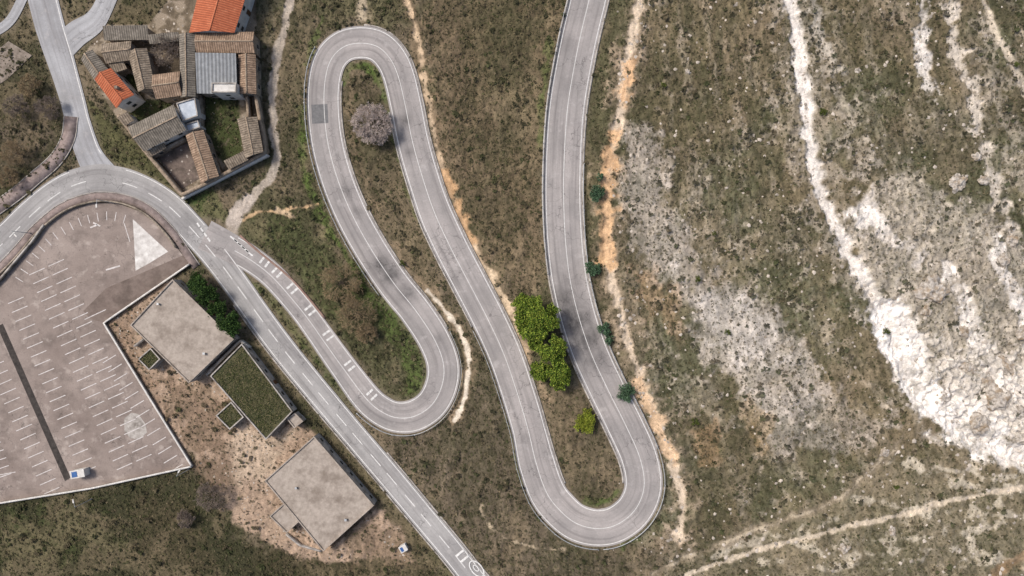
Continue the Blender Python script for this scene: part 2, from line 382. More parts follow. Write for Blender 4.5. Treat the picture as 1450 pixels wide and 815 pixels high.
i=nid(R_S,523,350); sC2=side_of(R_S,i,600,350)
gutter(R_S,.25*sC2,nid(R_S,460,110),nid(R_S,614,480),.35)
gutter(R_M,.28,3,nid(R_M,345,417),.35); gutter(R_M,-.28,3,nid(R_M,530,650),.35)
# ---------- terrain grid
g=0.22
fx=np.arange(-124,124+g,g); fy=np.arange(-72,72+g,g)
ox=[];d=1.0;x=124.5
while x<4000: x+=d; d*=1.45; ox.append(x)
ox=np.array(ox); xs=np.r_[-ox[::-1],fx,ox]; 
oy=[];d=1.0;x=72.5
while x<4000: x+=d; d*=1.45; oy.append(x)
oy=np.array(oy); ys=np.r_[-oy[::-1],fy,oy]
X,Y=np.meshgrid(xs,ys); ny,nx=X.shape
wa=(fbm(X,Y,9,3,1)-.5)*5.0; wb=(fbm(X,Y,9,3,2)-.5)*5.0
wc=(fbm(X,Y,1.6,3,3)-.5)*1.6; wd_=(fbm(X,Y,1.6,3,4)-.5)*1.6
XW=X+wa*.55+wc; YW=Y+wb*.55+wd_
XS=X+wc*.6+wa*.25; YS=Y+wd_*.6+wb*.25
def dfield(P,R,Z=None,Wd=None,warp=0):
    XX,YY={0:(X,Y),1:(XW,YW),2:(XS,YS)}[warp]
    D=np.full(X.shape,1e3); ZZ=np.zeros(X.shape) if Z is not None else None; WW=np.zeros(X.shape) if Wd is not None else None
    mg=R+(4 if warp else 0)
    for i in range(len(P)-1):
        a=P[i];b=P[i+1]
        j0=np.searchsorted(xs,min(a[0],b[0])-mg);j1=np.searchsorted(xs,max(a[0],b[0])+mg)
        k0=np.searchsorted(ys,min(a[1],b[1])-mg);k1=np.searchsorted(ys,max(a[1],b[1])+mg)
        if j1<=j0 or k1<=k0: continue
        x=XX[k0:k1,j0:j1];y=YY[k0:k1,j0:j1]; ab=b-a; l2=ab@ab+1e-9
        t=np.clip(((x-a[0])*ab[0]+(y-a[1])*ab[1])/l2,0,1)
        d=np.hypot(x-a[0]-t*ab[0],y-a[1]-t*ab[1]); sub=D[k0:k1,j0:j1]; m=d<sub; sub[m]=d[m]
        if Z is not None: s=ZZ[k0:k1,j0:j1]; s[m]=(Z[i]+(Z[i+1]-Z[i])*t)[m]
        if Wd is not None: s=WW[k0:k1,j0:j1]; s[m]=(Wd[i]+(Wd[i+1]-Wd[i])*t)[m]
    return D,ZZ,WW
def sdf(P,R=8,warp=0):
    Q=np.vstack([P,P[:1]]); D,_,_=dfield(Q,R,warp=warp)
    XX,YY={0:(X,Y),1:(XW,YW),2:(XS,YS)}[warp]
    ins=np.zeros(X.shape,bool)
    mn=P.min(0)-5;mx=P.max(0)+5
    j0,j1=np.searchsorted(xs,[mn[0],mx[0]]);k0,k1=np.searchsorted(ys,[mn[1],mx[1]])
    x=XX[k0:k1,j0:j1];y=YY[k0:k1,j0:j1]; s=ins[k0:k1,j0:j1]
    for i in range(len(P)):
        a=Q[i];b=Q[i+1]
        if a[1]==b[1]: continue
        c=((a[1]>y)!=(b[1]>y))&(x<(b[0]-a[0])*(y-a[1])/(b[1]-a[1])+a[0]); s^=c
    return np.where(ins,D,-D)
LOT=[(-30,420),(0,385),(28,355),(60,322),(95,298),(130,287),(165,287),(198,299),(228,322),(252,352),(268,374),(148,457),(272,660),(130,690),(0,711),(-60,722),(-120,730)]
sd_lot=sdf(WL(LOT,0))
VILL=[(120,75),(145,35),(210,35),(262,-30),(365,-30),(362,50),(380,215),(258,279),(205,215),(165,165),(135,120)]
sd_vil=sdf(WL(VILL,0))
amp=0.12+0.88*sm(-62,-45,X)
flat=sm(-.5,1.5,np.maximum(sd_lot,sd_vil)); 
base=macro(X,Y)
hn=(fbm(X,Y,14,4,11)-.5)*2.2*amp+(fbm(X,Y,3.2,3,12)-.5)*.9*amp+(fbm(X,Y,.9,3,13)-.5)*.34*(.35+.65*amp)
fine=fbm(X,Y,.55,2,14); hn+=(fine-.5)*.16
tilt=.08+.26*sm(25,70,X)
SX=X+wa*.35+tilt*Y
rill=fbm(SX*1.0,Y*.22,2.6,4,41,rot=False); rill2=fbm(SX,Y*.3,.9,3,47,rot=False)
hn+=((rill-.5)*.5+(rill2-.5)*.25)*amp
Hh=base+hn*(1-flat)
def mixc(col,c,m): return col*(1-m[...,None])+np.asarray(c)*m[...,None]
nA=fbm(X,Y,7,4,21); nB=fbm(X,Y,2.0,4,22); nC=fbm(X*1.6,Y*.8,.8,3,23); nD=fbm(X,Y,26,3,24); nE=fbm(X,Y,.5,2,25); nF=fbm(X,Y,11,5,27,g=.6)
col=np.zeros(X.shape+(3,)); col[:]=C(114,102,84)
col=mixc(col,C(80,80,56),sm(.42,.62,nA)*.75)
east=sm(20,34,X)
colE=np.zeros_like(col); colE[:]=C(126,117,97); colE=mixc(colE,C(92,94,70),sm(.38,.58,nA)*.7); colE=mixc(colE,C(176,164,148),sm(.57,.7,nB)*.55)
colE=mixc(colE,C(118,100,78),sm(.5,.68,nD)*.45); colE=mixc(colE,C(168,156,140),sm(.56,.7,rill)*.25)
colE=mixc(colE,C(80,80,58),sm(.56,.72,1-rill)*.45)
col=col*(1-east[...,None])+colE*east[...,None]
dens=np.full(X.shape,.88)*(1-.06*east)*(1-.15*sm(.55,.7,rill))
palem=np.zeros(X.shape)
def layer_line(pts,hw,fe,c,op=1.,na=.5,warp=1,dn=None,dig=0.,noise=None,pm=0):
    global col,dens,Hh,palem
    P=catmull(WL(pts),step=1.5); D,_,_=dfield(P,(hw+fe*2)*S+2,warp=warp)
    n=nB if noise is None else noise
    v=(hw*S-D)/(fe*S)+(n-.5)*na*4+.5
    m=sm(0,1,v)*(D<(hw+fe*3)*S)*op; col=mixc(col,c,m)
    if dn is not None: dens=dens*(1-m)+dn*m
    if dig: Hh=Hh-dig*m
    if pm: palem=np.maximum(palem,m*pm)
    return m
def layer_poly(pts,fe,c,op=1.,na=.5,warp=1,dn=None,noise=None,rough=0.,pm=0):
    global col,dens,Hh,palem
    d=sdf(WL(pts),fe*S*2+3,warp=warp); n=nB if noise is None else noise
    v=d/(fe*S)+(n-.5)*na*4+.5
    m=sm(0,1,v)*sm(-2*fe*S,-.5*fe*S,d)*op; col=mixc(col,c,m)
    if dn is not None: dens=dens*(1-m)+dn*m
    if rough: Hh=Hh+rough*m*(np.abs(nB-.5)*-3+.6+(nC-.5)*1.2)
    if pm: palem=np.maximum(palem,m*pm)
    return m
layer_poly([(600,-30),(810,-30),(775,250),(790,380),(720,420),(650,300),(610,200)],30,C(112,97,77),.75,.5,dn=.92)
layer_poly([(680,0),(770,0),(760,200),(700,250)],40,C(94,88,66),.6,.6)
layer_poly([(540,620),(650,560),(700,520),(740,680),(820,790),(940,760),(960,830),(720,850)],30,C(106,95,80),.85,.4,dn=.92)
layer_poly([(775,540),(850,560),(885,690),(840,715),(800,690)],15,C(94,84,68),.8,.4)
layer_poly([(345,320),(430,285),(470,340),(520,420),(590,500),(600,545),(570,560),(500,500),(420,400)],20,C(86,86,60),.75,.5,dn=1)
layer_poly([(400,-20),(450,-20),(440,60),(432,200),(450,280),(400,280),(395,200),(392,100)],16,C(98,90,70),.8,.5)
layer_poly([(455,-20),(560,-20),(590,40),(540,30),(500,28),(455,50)],14,C(104,98,74),.8,.5)
layer_poly([(488,110),(545,110),(556,200),(600,330),(620,400),(600,420),(530,320),(500,250),(482,150)],8,C(98,88,70),.8,.4)
layer_poly([(-60,712),(130,697),(270,665),(300,690),(345,770),(420,795),(610,800),(640,860),(-60,860)],20,C(64,63,45),.95,.4,dn=1.)
layer_poly([(0,730),(120,720),(180,760),(90,800),(0,800)],25,C(70,77,46),.6,.8)
layer_poly([(180,710),(270,690),(300,800),(200,810)],20,C(88,78,60),.6,.8)
layer_poly([(360,780),(600,775),(640,860),(340,860)],20,C(74,67,50),.8,.4)
layer_poly([(150,455),(185,430),(245,390),(330,470),(420,585),(450,610),(540,700),(610,795),(420,792),(335,745),(300,690),(270,655)],9,C(176,152,131),.95,.6,dn=.25)
layer_poly([(150,455),(185,430),(200,500),(240,600),(270,655)],20,C(142,118,98),.7,.7)
layer_poly([(330,600),(420,600),(380,680),(320,690)],14,C(190,170,148),.7,.8)
layer_poly([(235,540),(330,570),(310,660),(270,650)],14,C(118,98,80),.65,.9,dn=.6)
layer_poly([(480,720),(590,760),(600,800),(500,795)],14,C(116,98,80),.6,1.0,dn=.6)
layer_poly([(340,478),(375,500),(470,605),(560,700),(640,800),(600,800),(540,720),(455,625),(400,560)],8,C(82,78,56),.85,.4,dn=.8)
layer_poly([(270,655),(330,640),(330,690),(300,700)],16,C(110,92,76),.7,.6)
layer_poly([(-60,20),(35,15),(60,60),(92,150),(88,210),(50,245),(-60,300)],10,C(78,74,56),.9,.4,dn=.9)
layer_poly([(-30,170),(60,150),(85,200),(30,240),(-30,270)],14,C(108,95,82),.6,.8)
layer_poly([(120,130),(150,160),(200,215),(250,275),(215,255),(170,240),(130,205)],7,C(96,94,64),.95,.4,dn=.8)
layer_poly([(165,-30),(265,-30),(265,40),(215,35),(150,36)],6,C(66,65,46),.95,.4,dn=.9)
layer_poly([(255,275),(310,268),(322,310),(290,312)],6,C(76,90,50),.95,.4,dn=1)
layer_poly([(372,-20),(402,-20),(385,60),(378,160),(365,120),(360,40)],6,C(104,98,80),.8,.5)
layer_poly([(300,262),(378,218),(380,240),(350,272),(318,290)],6,C(110,98,82),.8,.5)
G1c=C(82,101,48)
layer_line([(428,150),(432,220),(448,285),(478,345),(512,392),(540,430),(563,470)],6,8,G1c,.85,.5,dn=1.1)
layer_line([(520,415),(548,445),(575,485),(592,520),(588,545)],18,14,C(82,98,50),.8,.4,dn=1)
layer_line([(485,120),(495,100),(515,94),(535,108),(545,140)],6,5,G1c,.9,.4)
layer_line([(545,140),(556,200),(572,250),(592,300),(618,352)],3,4,G1c,.7,.7)
layer_line([(332,376),(352,396),(378,424),(420,474),(465,530),(500,572)],7,5,C(78,88,50),.9,.4)
layer_line([(334,380),(350,394),(362,408)],5,4,G1c,.9,.4)
layer_line([(778,60),(768,150),(768,210)],4,5,C(90,104,56),.7,.6)
layer_line([(455,25),(445,60),(430,90)],4,4,G1c,.6,.6)
layer_line([(716,590),(735,650),(760,715)],4,4,C(86,97,54),.7,.6)
layer_line([(830,712),(860,712),(880,695)],4,4,G1c,.7,.5)
layer_line([(880,772),(905,765)],4,4,G1c,.8,.5)
layer_line([(350,330),(400,330),(430,360),(470,420)],26,16,C(78,85,52),.55,.6)
PALE=C(190,179,168); CH=C(226,218,209)
layer_poly([(872,170),(925,190),(955,300),(1010,370),(1090,430),(1150,490),(1190,560),(1120,600),(1030,540),(960,440),(905,350),(880,260)],22,PALE,.6,1.5,dn=.35,noise=nF*.6+nB*.4)
layer_poly([(960,380),(1060,430),(1120,500),(1060,520),(990,440)],24,C(208,199,190),.6,1.5,dn=.3,noise=nF*.5+nB*.5)
layer_poly([(1040,560),(1180,540),(1260,600),(1200,650),(1090,640)],24,PALE,.45,1.5,noise=nF*.5+nB*.5,dn=.6)
layer_poly([(890,370),(950,400),(960,480),(910,440)],16,C(172,140,108),.45,.9)
layer_poly([(1050,570),(1100,600),(1090,640),(1050,620)],10,C(184,150,98),.35,1.1)
layer_poly([(980,610),(1010,600),(1015,650),(985,660)],6,C(178,142,106),.4,1.1)
GUL=[(1112,-30),(1122,20),(1132,80),(1140,140),(1148,210),(1170,280),(1205,355),(1245,425),(1275,480),(1292,540),(1335,590),(1390,615),(1475,662)]
layer_line(GUL,24,24,C(168,157,142),.55,1.0,dn=.5)
layer_poly([(1190,270),(1290,270),(1360,290),(1470,330),(1500,680),(1380,640),(1320,600),(1270,500),(1235,420)],26,C(196,185,171),.6,1.4,dn=.35,rough=.7,pm=.7,noise=nF*.5+nB*.5)
layer_poly([(1300,480),(1400,500),(1490,500),(1490,650),(1390,620),(1320,580)],24,C(218,210,200),.8,1.2,dn=.15,rough=1.3,pm=1,noise=nF*.4+nB*.6)
layer_line([(1160,30),(1180,120),(1215,230),(1235,320)],9,14,C(182,171,156),.5,1.3,dn=.45)
layer_line([(1150,0),(1165,60),(1190,100)],5,8,C(202,193,180),.5,1.1,dn=.3)
layer_line(GUL,8,6,CH,.97,.6,warp=2,dn=0,dig=.8)
layer_line(GUL[7:],18,14,CH,.95,.7,dn=0,dig=.5,pm=.6)
layer_line([(1258,450),(1290,510),(1325,575),(1400,618)],24,12,C(234,227,219),.97,.7,dn=0,dig=.4,pm=.7)
layer_line([(1292,-20),(1306,50),(1318,115),(1322,130)],6,9,CH,.85,1.1,dn=.1,dig=.4,pm=.6)
layer_line([(1340,-20),(1352,60),(1378,130),(1390,210),(1425,290),(1470,370)],8,10,C(210,199,185),.85,1.1,dn=.15,dig=.5,pm=.6)
layer_line([(1385,-20),(1418,60),(1440,110),(1475,150)],5,4,C(204,190,170),.85,.5,warp=2,dn=0,dig=.2)
layer_line([(1400,60),(1430,180),(1460,260)],13,16,C(176,165,150),.5,1.2,dn=.45)
layer_line([(1345,385),(1370,440),(1395,505),(1440,560)],11,10,CH,.9,.9,dn=.1,dig=.5,pm=.8)
layer_line([(1410,350),(1440,420),(1470,480)],11,10,CH,.85,1.0,dn=.1,pm=.8)
layer_line([(1230,290),(1250,330),(1300,370)],9,12,C(218,209,200),.7,1.0,dn=.1,pm=.5)
layer_line([(1220,305),(1240,312)],12,8,C(230,222,213),.85,.7,dn=0)
layer_poly([(940,800),(1100,735),(1250,650),(1480,670),(1480,860),(900,860)],20,C(138,128,107),.6,.7,dn=.75)
for pts in ([(1190,690),(1260,720),(1330,720),(1460,735)],[(1180,770),(1300,760),(1460,735)],[(1360,790),(1400,730),(1430,690)],[(1060,800),(1200,800),(1300,795)],[(1290,650),(1360,690),(1450,700)],[(1380,800),(1440,790),(1475,800)],[(1120,770),(1220,785),(1340,775),(1470,800)],[(1250,650),(1330,665),(1470,680)],[(1000,790),(1100,760),(1200,725)]):
    layer_line(pts,2.8,6,C(192,181,162),.75,1.2,dn=.2)
layer_line([(925,812),(1000,780),(1090,745),(1170,712),(1225,675),(1268,632)],6,6,C(140,127,108),.8,.4,warp=2,dn=.15,dig=.15)
layer_line([(925,812),(1000,780),(1090,745),(1170,712),(1225,675),(1268,632)],1.2,3,C(196,181,158),.7,.6,warp=2,dn=.1)
layer_line([(960,822),(1060,785),(1150,757),(1250,735),(1340,712),(1475,684)],3.2,3,C(200,185,164),.95,.4,warp=2,dn=0,dig=.15)
layer_line([(1400,830),(1430,800),(1475,780)],8,8,C(150,124,95),.8,.5,dn=.1)
AL=[(912,-30),(902,20),(888,70),(882,120),(874,180),(864,240),(858,300),(862,360),(872,420),(888,480),(908,540),(932,600),(952,660),(967,715),(958,765)]
layer_line(AL,14,14,C(176,156,134),.5,1.1,dn=.35)
layer_line(AL,6,6,C(208,189,166),.95,.6,warp=2,dn=.02,dig=.3)
layer_line([(872,190),(862,250),(857,320),(863,370)],9,9,C(204,164,122),.8,.8,dn=.05,dig=.2)
layer_line([(888,80),(880,140)],6,8,C(202,162,122),.8,.7,dn=.1)
layer_line([(905,540),(925,590),(948,650)],8,8,C(202,170,136),.8,.7,dn=.1)
BL=[(566,-20),(583,25),(597,70),(603,120),(611,180),(627,240),(646,290),(664,335),(688,385),(712,425),(728,455),(745,505)]
layer_line(BL,10,9,C(138,118,95),.6,.8,dn=.4)
layer_line(BL,3.6,4,C(196,172,143),.92,.8,warp=2,dn=.05,dig=.35)
layer_line([(632,245),(650,300),(668,340)],7,6,C(192,154,114),.8,.8,dn=.1)
layer_line([(688,385),(712,425),(728,455)],7,6,C(202,180,151),.8,.8,dn=.1)
CL=[(552,345),(575,380),(605,412),(635,445),(655,480),(664,515),(658,560),(646,595)]
layer_line(CL,7,6,C(150,130,106),.7,.6,dn=.3)
layer_line(CL[2:],2.8,3,C(218,205,186),.95,.6,warp=2,dn=0)
layer_line([(500,120),(506,220),(540,300)],5,9,C(120,104,84),.6,.7)
layer_line([(414,-20),(403,35),(390,85),(385,140),(388,190),(392,225),(380,255),(355,282),(335,303),(324,325)],6,3,C(180,167,152),.95,.35,warp=2,dn=0)
layer_line([(350,285),(335,303),(325,330)],11,5,C(188,175,162),.95,.3,warp=2,dn=0)
layer_line([(345,312),(365,302),(385,300),(400,302),(412,294),(430,292),(450,288)],2.0,3,C(194,163,127),.9,.6,warp=2,dn=0)
layer_line([(395,298),(415,306)],4,4,C(204,178,146),.8,.4,warp=2,dn=0)
layer_line([(508,-10),(512,15),(516,30)],6,6,C(182,166,142),.9,.5,dn=.1)
layer_line([(682,715),(688,738),(720,760),(760,775),(800,778)],1.6,3,C(190,172,146),.75,.9,warp=2,dn=.1)
layer_line([(735,480),(750,520),(775,560)],6,8,C(176,152,124),.5,.8,dn=.3)
# broad patchiness of the plant cover
patch=sm(.5,.62,nF)*(1-palem); col=mixc(col,C(66,66,46),patch*.35*np.clip(dens,0,1)); 
patch2=sm(.52,.64,1-nF)*(1-palem); col=mixc(col,C(138,122,98),patch2*.4*np.clip(dens,0,1)); 
dens=dens*(1-.3*patch2)
f=(0.80+.42*nE)*(0.72+.56*nC)*(0.86+.28*nB)*(1+(rill2-.5)*.45*amp)*(1+(rill-.5)*.25*amp)
col=col*f[...,None]
crev=(1-sm(.0,.03,np.abs(nB-.5)))*palem*.55; col=mixc(col,C(96,84,68),crev)
crev2=sm(.54,.64,nA)*sm(.5,.62,nC)*palem*.7; col=mixc(col,C(100,92,70),crev2)
dm=sm(.54,.66,fbm(SX*1.5,Y*.7,.9,3,31))*np.clip(dens,0,1)*.6
col=mixc(col,C(58,58,40),dm)
clear=np.zeros(X.shape,bool)
for R in ROADS.values():
    D,Z,Wd=dfield(R['P'],13,Z=R['z'],Wd=R['w']/2)
    ok=D<13
    w=np.where(ok,1-sm(.7,4.5,D-Wd),0); Hh=Hh*(1-w)+(Z-.12)*w
    Hh=np.where(ok&(D<Wd+.5),np.minimum(Hh,Z-.10),Hh)
    clear|=ok&(D<Wd+.35)
    verge=np.where(ok,1-sm(.2,1.3,D-Wd+ (nB-.5)*1.6),0)
    col=mixc(col,C(128,117,99),verge*.4)
Hh=np.where(sd_lot>-.4,np.minimum(Hh,-.12),Hh)
clear|=(sd_lot>-.4)|(sd_vil>0)
col=np.where((sd_vil>0)[...,None],mixc(col*0+C(112,100,84)*f[...,None],C(160,146,128),sm(.5,.62,nB)*.8),col)
yardG=[[(283,135),(338,135),(345,222),(318,232),(300,215),(290,185),(284,160)],[(186,108),(205,140),(245,140),(240,155),(185,178),(180,150)],[(160,85),(185,80),(196,125),(175,120)]]
yd=np.zeros(X.shape)
for p in yardG:
    d=sdf(WL(p,0)); m=sm(-.3,.5,d)*sm(.3,.5,nB+.12); col=mixc(col,C(62,72,38)*1.0,m*.9); yd=np.maximum(yd,m)
FB=[[(185,460),(245,395),(332,480),(268,542)],[(375,680),(445,617),(530,715),(458,780)],[(298,532),(343,486),(415,582),(377,622)],[(382,730),(402,712),(426,736),(406,754)],[(196,508),(214,492),(228,508),(212,524)],[(306,588),(328,568),(346,590),(326,608)]]
for p in FB:
    d=sdf(WL(p,3.2)); clear|=d>-.2; Hh=np.where(d>-.8,np.minimum(Hh,0.0),Hh)
dens=np.where(clear,0,np.clip(dens,0,1.1)); dens=np.maximum(dens,yd*.9)
idx=np.arange(nx*ny).reshape(ny,nx)
F=np.stack([idx[:-1,:-1],idx[:-1,1:],idx[1:,1:],idx[1:,:-1]],-1).reshape(-1,4)
npmesh('hillside_terrain',np.stack([X,Y,Hh],-1).reshape(-1,3),F,M_ter,col=np.clip(col,0,.9).reshape(-1,3),smooth=True)
def gi(px,py):
    j=np.clip(((px+124)/g).round().astype(int)+len(ox),0,nx-1); k=np.clip(((py+72)/g).round().astype(int)+len(oy),0,ny-1); return k,j
def ground(px,py):
    k,j=gi(np.atleast_1d(px),np.atleast_1d(py)); return Hh[k,j]
# ---------- scrub
def tufts(name,n,rmin,rmax,k,pal,thr_noise=None,hf=.8,seed=5,mixg=.35,box=(-122,122,-70,70),dpow=1.0):
    r_=np.random.default_rng(seed)
    px=r_.uniform(box[0],box[1],n*3); py=r_.uniform(box[2],box[3],n*3); kk,jj=gi(px,py)
    pr=dens[kk,jj]**dpow
    if thr_noise is not None: pr=pr*sm(thr_noise[0],thr_noise[1],thr_noise[2][kk,jj])
    keep=r_.random(n*3)<pr; px=px[keep][:n];py=py[keep][:n];kk=kk[keep][:n];jj=jj[keep][:n]; m=len(px)
    pz=Hh[kk,jj]; r=rmin+(rmax-rmin)*r_.random(m)**2.2
    ang=r_.uniform(0,2*np.pi,(m,k)); spread=r_.uniform(.35,1,(m,k)); R=r[:,None]
    dx=np.cos(ang);dy=np.sin(ang); hw=R*r_.uniform(.22,.42,(m,k)); hz=R*hf*r_.uniform(.3,1.1,(m,k))
    cx=px[:,None];cy=py[:,None];cz=pz[:,None]
    A=np.stack([cx-dx*R*.2+dy*hw*.3,cy-dy*R*.2-dx*hw*.3,cz+hz*.45],-1)
    B=np.stack([cx+dx*R*spread*.75-dy*hw,cy+dy*R*spread*.75+dx*hw,cz+hz],-1)
    Cc=np.stack([cx+dx*R*spread+dy*hw,cy+dy*R*spread-dx*hw,cz+hz*.7-.02],-1)
    V=np.stack([A,B,Cc],2).reshape(-1,3); F=np.arange(len(V)).reshape(-1,3)
    pal=np.array(pal); pc=pal[r_.integers(0,len(pal),m)]*r_.uniform(.7,1.3,(m,1))
    gc=col[kk,jj]; c=pc*(1-mixg)+gc*mixg*.8
    c=np.repeat(c,k*3,0)*np.repeat(r_.uniform(.8,1.25,(m*k,1)),3,0)
    npmesh(name,V,F,M_leaf,col=np.clip(c,0,.8))
PAL1=[C(68,68,46),C(86,84,58),C(106,97,73),C(128,115,91),C(74,80,48),C(60,58,42)]
tufts('scrub_vegetation',98000,.11,.46,5,PAL1,seed=5,mixg=.42)
tufts('shrub_patches',9500,.3,.9,10,[C(56,56,40),C(72,70,51),C(84,76,59),C(62,67,42)],thr_noise=(.5,.62,nB),seed=6,hf=.9,mixg=.2)
def stones(name,n,box,rmin,rmax,seed,test,allow=False):
    r_=np.random.default_rng(seed); px=r_.uniform(box[0],box[1],n*6);py=r_.uniform(box[2],box[3],n*6);kk,jj=gi(px,py)
    keep=((sd_vil>.5)[kk,jj] if allow else (~clear[kk,jj]))&(r_.random(n*6)<test(kk,jj)); px=px[keep][:n];py=py[keep][:n];kk=kk[keep][:n];jj=jj[keep][:n];m=len(px)
    r=rmin+(rmax-rmin)*r_.random(m)**3
    base=np.array([[1,0,0],[.3,.95,0],[-.8,.6,0],[-.8,-.6,0],[.3,-.95,0],[.1,.1,1],[0,0,-.6]],float)
    Fb=np.array([[0,1,5],[1,2,5],[2,3,5],[3,4,5],[4,0,5]])
    a=r_.uniform(0,6.28,m); V=base[None]*r_.uniform(.6,1.2,(m,7,3)); ca=np.cos(a)[:,None];sa=np.sin(a)[:,None]
    vx=V[:,:,0]*ca-V[:,:,1]*sa; vy=V[:,:,0]*sa+V[:,:,1]*ca
    V=np.stack([vx*r[:,None]+px[:,None],vy*r[:,None]+py[:,None],V[:,:,2]*.6*r[:,None]+Hh[kk,jj][:,None]-.03],-1)
    F=(Fb[None]+np.arange(m)[:,None,None]*7).reshape(-1,3)
    c=np.repeat(C(206,194,180)[None]*r_.uniform(.5,1.0,(m,1)),7,0)
    npmesh(name,V.reshape(-1,3),F,M_leaf,col=c)
stones('scattered_stones',4200,(22,122,-70,70),.08,.6,9,lambda k,j:(1-dens[k,j])*.8+.03)
stones('scattered_stones',900,(-100,-18,-66,10),.06,.35,10,lambda k,j:(dens[k,j]<.4)*.8)
stones('masonry_rubble',900,(-95,-52,18,66),.1,.4,11,lambda k,j:1-.7*yd[k,j],allow=True)
def boulder(u,v,r,seed):
    import bmesh
    bm=bmesh.new(); bmesh.ops.create_icosphere(bm,subdivisions=4,radius=1.0)
    r_=random.Random(seed); c=W(u,v); R=r*S*.92; z=float(ground(c[0],c[1])[0]); ex=r_.uniform(.75,1.1); ey=r_.uniform(.7,1.0); a=r_.uniform(0,3)
    from mathutils import noise as mn
    for vv in bm.verts:
        p=vv.co.copy(); d=1+.5*mn.noise(p*1.3+Vector((seed,0,0)))+.22*mn.noise(p*3.5+Vector((0,seed,0)))-.25*abs(mn.noise(p*2.2))
        x=p.x*d*R*ex;y=p.y*d*R*ey
        vv.co=Vector((c[0]+x*math.cos(a)-y*math.sin(a),c[1]+x*math.sin(a)+y*math.cos(a),z+p.z*d*R*.55))
    me=bpy.data.meshes.new('limestone_boulder'); bm.to_mesh(me); bm.free(); me.materials.append(M_rock)
    o=bpy.data.objects.new('limestone_boulder',me); scene.collection.objects.link(o)
for i,(u,v,r) in enumerate([(1358,258,15),(1320,412,20),(1393,255,9),(1418,370,12),(1382,222,7),(1408,562,18),(1440,580,14),(1372,520,11),(1195,775,9),(1262,750,7),(1214,100,5),(1437,340,10),(1432,398,8),(1338,560,12),(1425,520,14),(1398,540,10),(1385,600,14),(1300,82,6),(1312,440,8),(1366,470,8),(1446,470,12),(1445,620,12),(975,100,4),(1252,640,6)]):
    boulder(u,v,r,i+1)
# ---------- flat things
polyslab('parking_lot',LOT,0.0,M_lot,.3)
flatquad('worn_white_paint_area',[(188,310),(238,356),(212,372),(192,383),(190,345)],.012,noisemat('worn_white',C4(178,171,165),C4(236,232,226),.5))
flatquad('darker_paving',[(118,440),(150,408),(262,360),(268,373),(148,456),(128,452)],.014,noisemat('lot_dark',C4(112,98,91),C4(138,124,115),.6,c3=C4(96,85,78),sc3=.2))
flatquad('dark_drain_channel',[(-4,462),(4,458),(100,676),(92,681)],.016,M_dark)
flatquad('pale_lot_patch',[(176,592),(186,584),(196,586),(206,600),(208,612),(198,622),(184,620),(176,610)],.018,M_conc)
LV=[];LF=[]
def seg(p,q,w=.18,z=.026):
    a=W(*p,0);b=W(*q,0);t=b-a;t/=np.linalg.norm(t)+1e-9;n=np.array([-t[1],t[0]])*w/2;k=len(LV)
    for r in(a+n,b+n,b-n,a-n): LV.append((r[0],r[1],z))
    LF.append((k,k+3,k+2,k+1))
def ticks(p,q,n,l0,l1,skip=0.0):
    p=np.array(p,float);q=np.array(q,float);t=(q-p)/np.linalg.norm(q-p);m=np.array([t[1],-t[0]])
    for i in range(n):
        if random.random()<skip: continue
        c=p+(q-p)*i/(n-1); seg(c+m*l0,c+m*l1)
ticks((66,378),(190,654),23,3,27); ticks((66,378),(190,654),23,-27,-3)
ticks((6,432),(108,672),20,6,30) ; ticks((-30,420),(88,688),22,-4,-28)
ticks((168,500),(262,655),13,-4,-26); ticks((-4,590),(22,668),8,-6,-30)
arc=catmull(WL([(22,392),(40,365),(62,340),(88,320),(120,305),(155,299),(178,304)],0),step=2.2); nn=normals2(arc)
for p,n_ in zip(arc,nn):
    k=len(LV);t=np.array([n_[1],-n_[0]])*.08;e=p+n_*(-2.0)
    for r in(p+t,e+t,e-t,p-t): LV.append((r[0],r[1],.026))
    LF.append((k,k+1,k+2,k+3))
seg((176,316),(184,342));seg((132,315),(142,320),.35);seg((128,322),(138,318),.35);seg((150,382),(170,376),.35)
seg((120,452),(150,438));seg((0,672),(22,668))
pymesh('parking_bay_markings',LV,LF,M_paint2)
arcp=[(-60,428),(-20,398),(18,362),(50,325),(85,296),(118,282),(150,278),(185,284),(215,300),(243,328),(264,358),(278,378)]
Pp=lift(catmull(WL(arcp,0),step=1),z=0.0); extrude_strip('pavement',Pp,1.7,.14,M_pave,zb=0)
extrude_strip('kerb',Pp,.2,.17,M_conc,zb=0,off=1.0)
extrude_strip('retaining_wall',Pp[:-6],.35,.9,M_stone,zb=-.1,off=-1.1)
Pq=lift(catmull(WL([(101,165),(97,195),(80,225),(50,252),(20,277),(-30,312)],0),step=1),z=0.0)
extrude_strip('pavement',Pq,2.8,.13,M_pave,zb=0); extrude_strip('kerb',Pq,.2,.16,M_conc,zb=0,off=-1.55); extrude_strip('kerb',Pq,.2,.16,M_conc,zb=0,off=1.55)
Pr=lift(catmull(WL([(340,333),(364,354),(390,375),(414,396),(438,423),(460,450)]),step=1)); extrude_strip('kerb',Pr,.45,.14,noisemat('kerb_red',C4(134,106,95),C4(162,137,124),1.5),zb=0.03)
def wallline(name,pts,t,h,mat,z=-.1,cap=None,zt=None):
    P=resample(WL(pts,h*.9),.8); P=np.c_[P,np.zeros(len(P))]; e=empty(name)
    extrude_strip('wall_body',P,t,h-z,mat,zb=z,parent=e)
    extrude_strip('coping',P,t+.14,.08,cap or M_conc,zb=h+.003,parent=e)
wallline('boundary_wall',[(268,374),(147,457),(210,560),(272,660)],.25,.8,M_conc,cap=M_white)
wallline('boundary_wall',[(272,660),(130,691),(0,712),(-60,722)],.25,.8,M_conc,cap=M_white)
